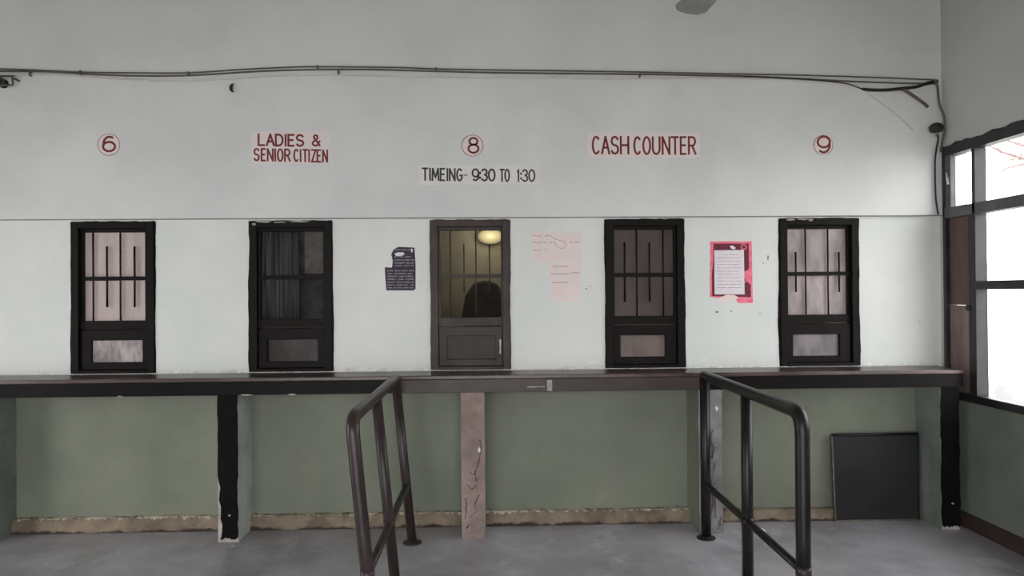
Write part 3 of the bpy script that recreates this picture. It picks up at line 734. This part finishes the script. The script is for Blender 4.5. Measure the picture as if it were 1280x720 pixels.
# small casement above it
bm = bmesh.new()
add_box(bm, XR-.008, XR+.016, -.128, -.07, 2.098, 2.448); obj('casement_stile', bm, M_wingrey, root, .002)
rb('casement_stile', -.345, -.337, 2.098, 2.448, M_winpaint, XR-.004, XR+.016)
bm = bmesh.new(); add_tube(bm, [(XR-.004, -.085, 2.335), (XR-.014, -.105, 2.29), (XR-.012, -.112, 2.255)], .008, 8); obj('white_latch', bm, M_paperwhite, root)
boxobj('glass_pane', (XR+.006, XR+.010, -.337, -.128, 2.098, 2.448), M_clear, root)
bays = [(-1.06, -.372), (-1.81, -1.13), (RY0+.06, -1.88)]
for a, b in bays:
    rb('glazing_bar', a, b, 1.548, 1.602)
    for z0, z1 in ((.872, 1.548), (1.602, 2.028), (2.098, 2.448)): boxobj('glass_pane', (XG, XG+.004, a, b, z0, z1), M_clear, root)
bm = bmesh.new()     # thick paint daubed over the wall along the head
o = jag(RY0, RY1, 2.5, 2.508, 0, 0, .02, 0, .05)
v0 = [bm.verts.new((XR-.014, y, z)) for y, z in o]; v1 = [bm.verts.new((XR+.002, y, z)) for y, z in o]
bm.faces.new(v0); bm.faces.new(v1[::-1])
for k in range(len(o)): bm.faces.new((v0[k], v1[k], v1[(k+1) % len(o)], v0[(k+1) % len(o)]))
obj('paint_overrun', bm, M_winpaint, root)
settle(root, (XR, (RY0+RY1)/2, RZ0))

# ------------------------------------------------------------------ outside the window
bm = bmesh.new(); add_box(bm, XR+.2, 30, -20, 22, -.4, -.3); struct('ground', bm, M_ground, 'pale ground outside the right window')
bm = bmesh.new(); add_box(bm, XL-6, XR+.2, -22, YR-.55, -.12, -.02); add_box(bm, XL-6, XL-.22, YR-.55, 4, -.12, -.02); struct('forecourt', bm, M_ground, 'pale forecourt outside the entrance')
t = empty('boundary_wall'); tag(t, 'pale overexposed boundary wall seen through the right window', 'wall')
boxobj('wall_panel', (7.2, 7.4, -4, 16, -.3, 1.9), M_out, t)
boxobj('coping', (7.12, 7.48, -4, 16, 1.9, 1.98), M_out, t, .01)
boxobj('ledge', (6.9, 7.2, -4, 16, -.1, .28), material('grey_ledge', (140, 140, 142), .9, (120, 120, 122), 2, .5), t, .01)
settle(t, (7.3, 2, -.3))
t = empty('bare_tree'); tag(t, 'bare branching tree beyond the boundary wall outside the right window', 'tree')
tb = Vector((9.3, 6.7, -.3)); bm = bmesh.new()
add_tube(bm, [tb, tb+Vector((.1, .1, 1.6)), tb+Vector((0, .3, 3.0)), tb+Vector((.15, .2, 4.4))], [.13, .1, .08, .04], 8); obj('trunk', bm, M_bark, t)
rnd = random.Random(11)
for k in range(16):
    bm = bmesh.new(); z = 3.9+k*.045; b0 = tb+Vector((.05, .25, z)); a = rnd.uniform(0, 2*PI); L = rnd.uniform(1.2, 2.2)
    pts = [b0]; d = Vector((math.cos(a), math.sin(a), rnd.uniform(-.1, .4)))
    for s in range(5): d = (d+Vector((rnd.uniform(-.3, .3), rnd.uniform(-.3, .3), rnd.uniform(-.15, .2)))).normalized(); pts.append(pts[-1]+d*L/5)
    add_tube(bm, pts, [.032, .026, .02, .015, .01, .005], 6)
    for s in range(1, 5):
        for _ in range(2):
            e = (d+Vector((rnd.uniform(-1, 1), rnd.uniform(-1, 1), rnd.uniform(-.5, .6)))).normalized()
            add_tube(bm, [pts[s], pts[s]+e*.25, pts[s]+e*.45+Vector((0, 0, -.05))], [.01, .007, .003], 5)
    obj('branch', bm, M_bark, t)
settle(t, tuple(tb))

# ------------------------------------------------------------------ ceiling fan, one blade tip in view
t = empty('ceiling_fan'); tag(t, 'grey ceiling fan whose blade tip shows at the top edge', 'fan')
hub = Vector((1.02, -2.12, 2.87))
bm = bmesh.new(); add_tube(bm, [hub+Vector((0, 0, .05)), (hub.x, hub.y, ZC)], .014, 10); obj('down_rod', bm, M_fan, t)
bm = bmesh.new(); add_lathe(bm, [(.02, -.07), (.1, -.06), (.12, -.02), (.12, .03), (.07, .07), (.02, .09)], 'Z', hub, 24); obj('motor', bm, M_fan, t)
bm = bmesh.new(); add_lathe(bm, [(.03, -.1), (.05, -.06), (.06, 0)], 'Z', (hub.x, hub.y, ZC), 18); obj('canopy', bm, M_fan, t)
for k in range(3):
    a = math.radians(97+120*k); d = Vector((math.cos(a), math.sin(a), 0)); s = Vector((-d.y, d.x, .16)).normalized()
    bm = bmesh.new(); o = [(.16, -.05), (.62, -.075), (.66, -.05), (.67, 0), (.66, .05), (.62, .075), (.16, .05)]
    fr = [bm.verts.new(hub+d*r+s*w) for r, w in o]; bk = [bm.verts.new(hub+d*r+s*w+Vector((0, 0, .006))) for r, w in o]
    bm.faces.new(fr); bm.faces.new(bk[::-1])
    for q in range(len(o)): bm.faces.new((fr[q], bk[q], bk[(q+1) % len(o)], fr[(q+1) % len(o)]))
    bl = obj('blade', bm, M_fan, t)
    bm = bmesh.new(); add_tube(bm, [hub+d*.09, hub+d*.22], .012, 6); b2 = obj('blade_arm', bm, M_fan, bl)
settle(t, tuple(hub))

# ------------------------------------------------------------------ added lamp and chair standing in for reflections in the middle window
t = empty('reflection_lamp'); tag(t, 'added yellow lamp standing in for hall light reflected in the faded brown middle window', 'lamp')
p = at(613, 296, 1.66)
bm = bmesh.new(); add_lathe(bm, [(.02, 0), (.03, .02), (.03, .04)], 'Y', (p.x, 1.70, p.z), 20); obj('base_plate', bm, M_fan, t)
bm = bmesh.new(); add_lathe(bm, [(.03, .04), (.06, .05), (.085, .08), (.065, .11), (.02, .125)], 'Y', (0, 0, 0), 20); bmesh.ops.scale(bm, vec=(1.35, 1, .8), verts=bm.verts); bmesh.ops.translate(bm, vec=(p.x, 1.70, p.z), verts=bm.verts); obj('globe', bm, M_glow, t)
settle(t, tuple(p))
d = bpy.data.lights.new('reflection_lamp_light', 'POINT'); d.energy = 5; d.color = (1, .93, .76); d.shadow_soft_size = .08  # added point light, warms the office wall around the stand-in lamp
o = bpy.data.objects.new('reflection_lamp_light', d); COL.objects.link(o); o.location = (p.x, 1.42, p.z)
t = empty('reflection_chair'); tag(t, 'added dark high-backed chair standing in for a reflected figure in the middle window', 'chair')
p = at(603, 400, .7); zt = at(603, 350, .7).z
bm = bmesh.new(); add_prism(bm, [(p.x-.15, .75), (p.x+.15, .75), (p.x+.17, zt-.15), (p.x+.12, zt-.03), (p.x+.03, zt), (p.x-.06, zt-.02), (p.x-.13, zt-.12), (p.x-.16, zt-.3)], .66, .74); obj('backrest', bm, M_darkrefl, t, .02)
boxobj('seat', (p.x-.23, p.x+.23, .72, 1.16, .62, .72), M_darkrefl, t, .02)
for sx in (-1, 1):
    for y in (.76, 1.12): boxobj('leg', (p.x+sx*.2-.018, p.x+sx*.2+.018, y-.018, y+.018, 0, .62), M_darkrefl, t)
settle(t, (p.x, .94, 0))
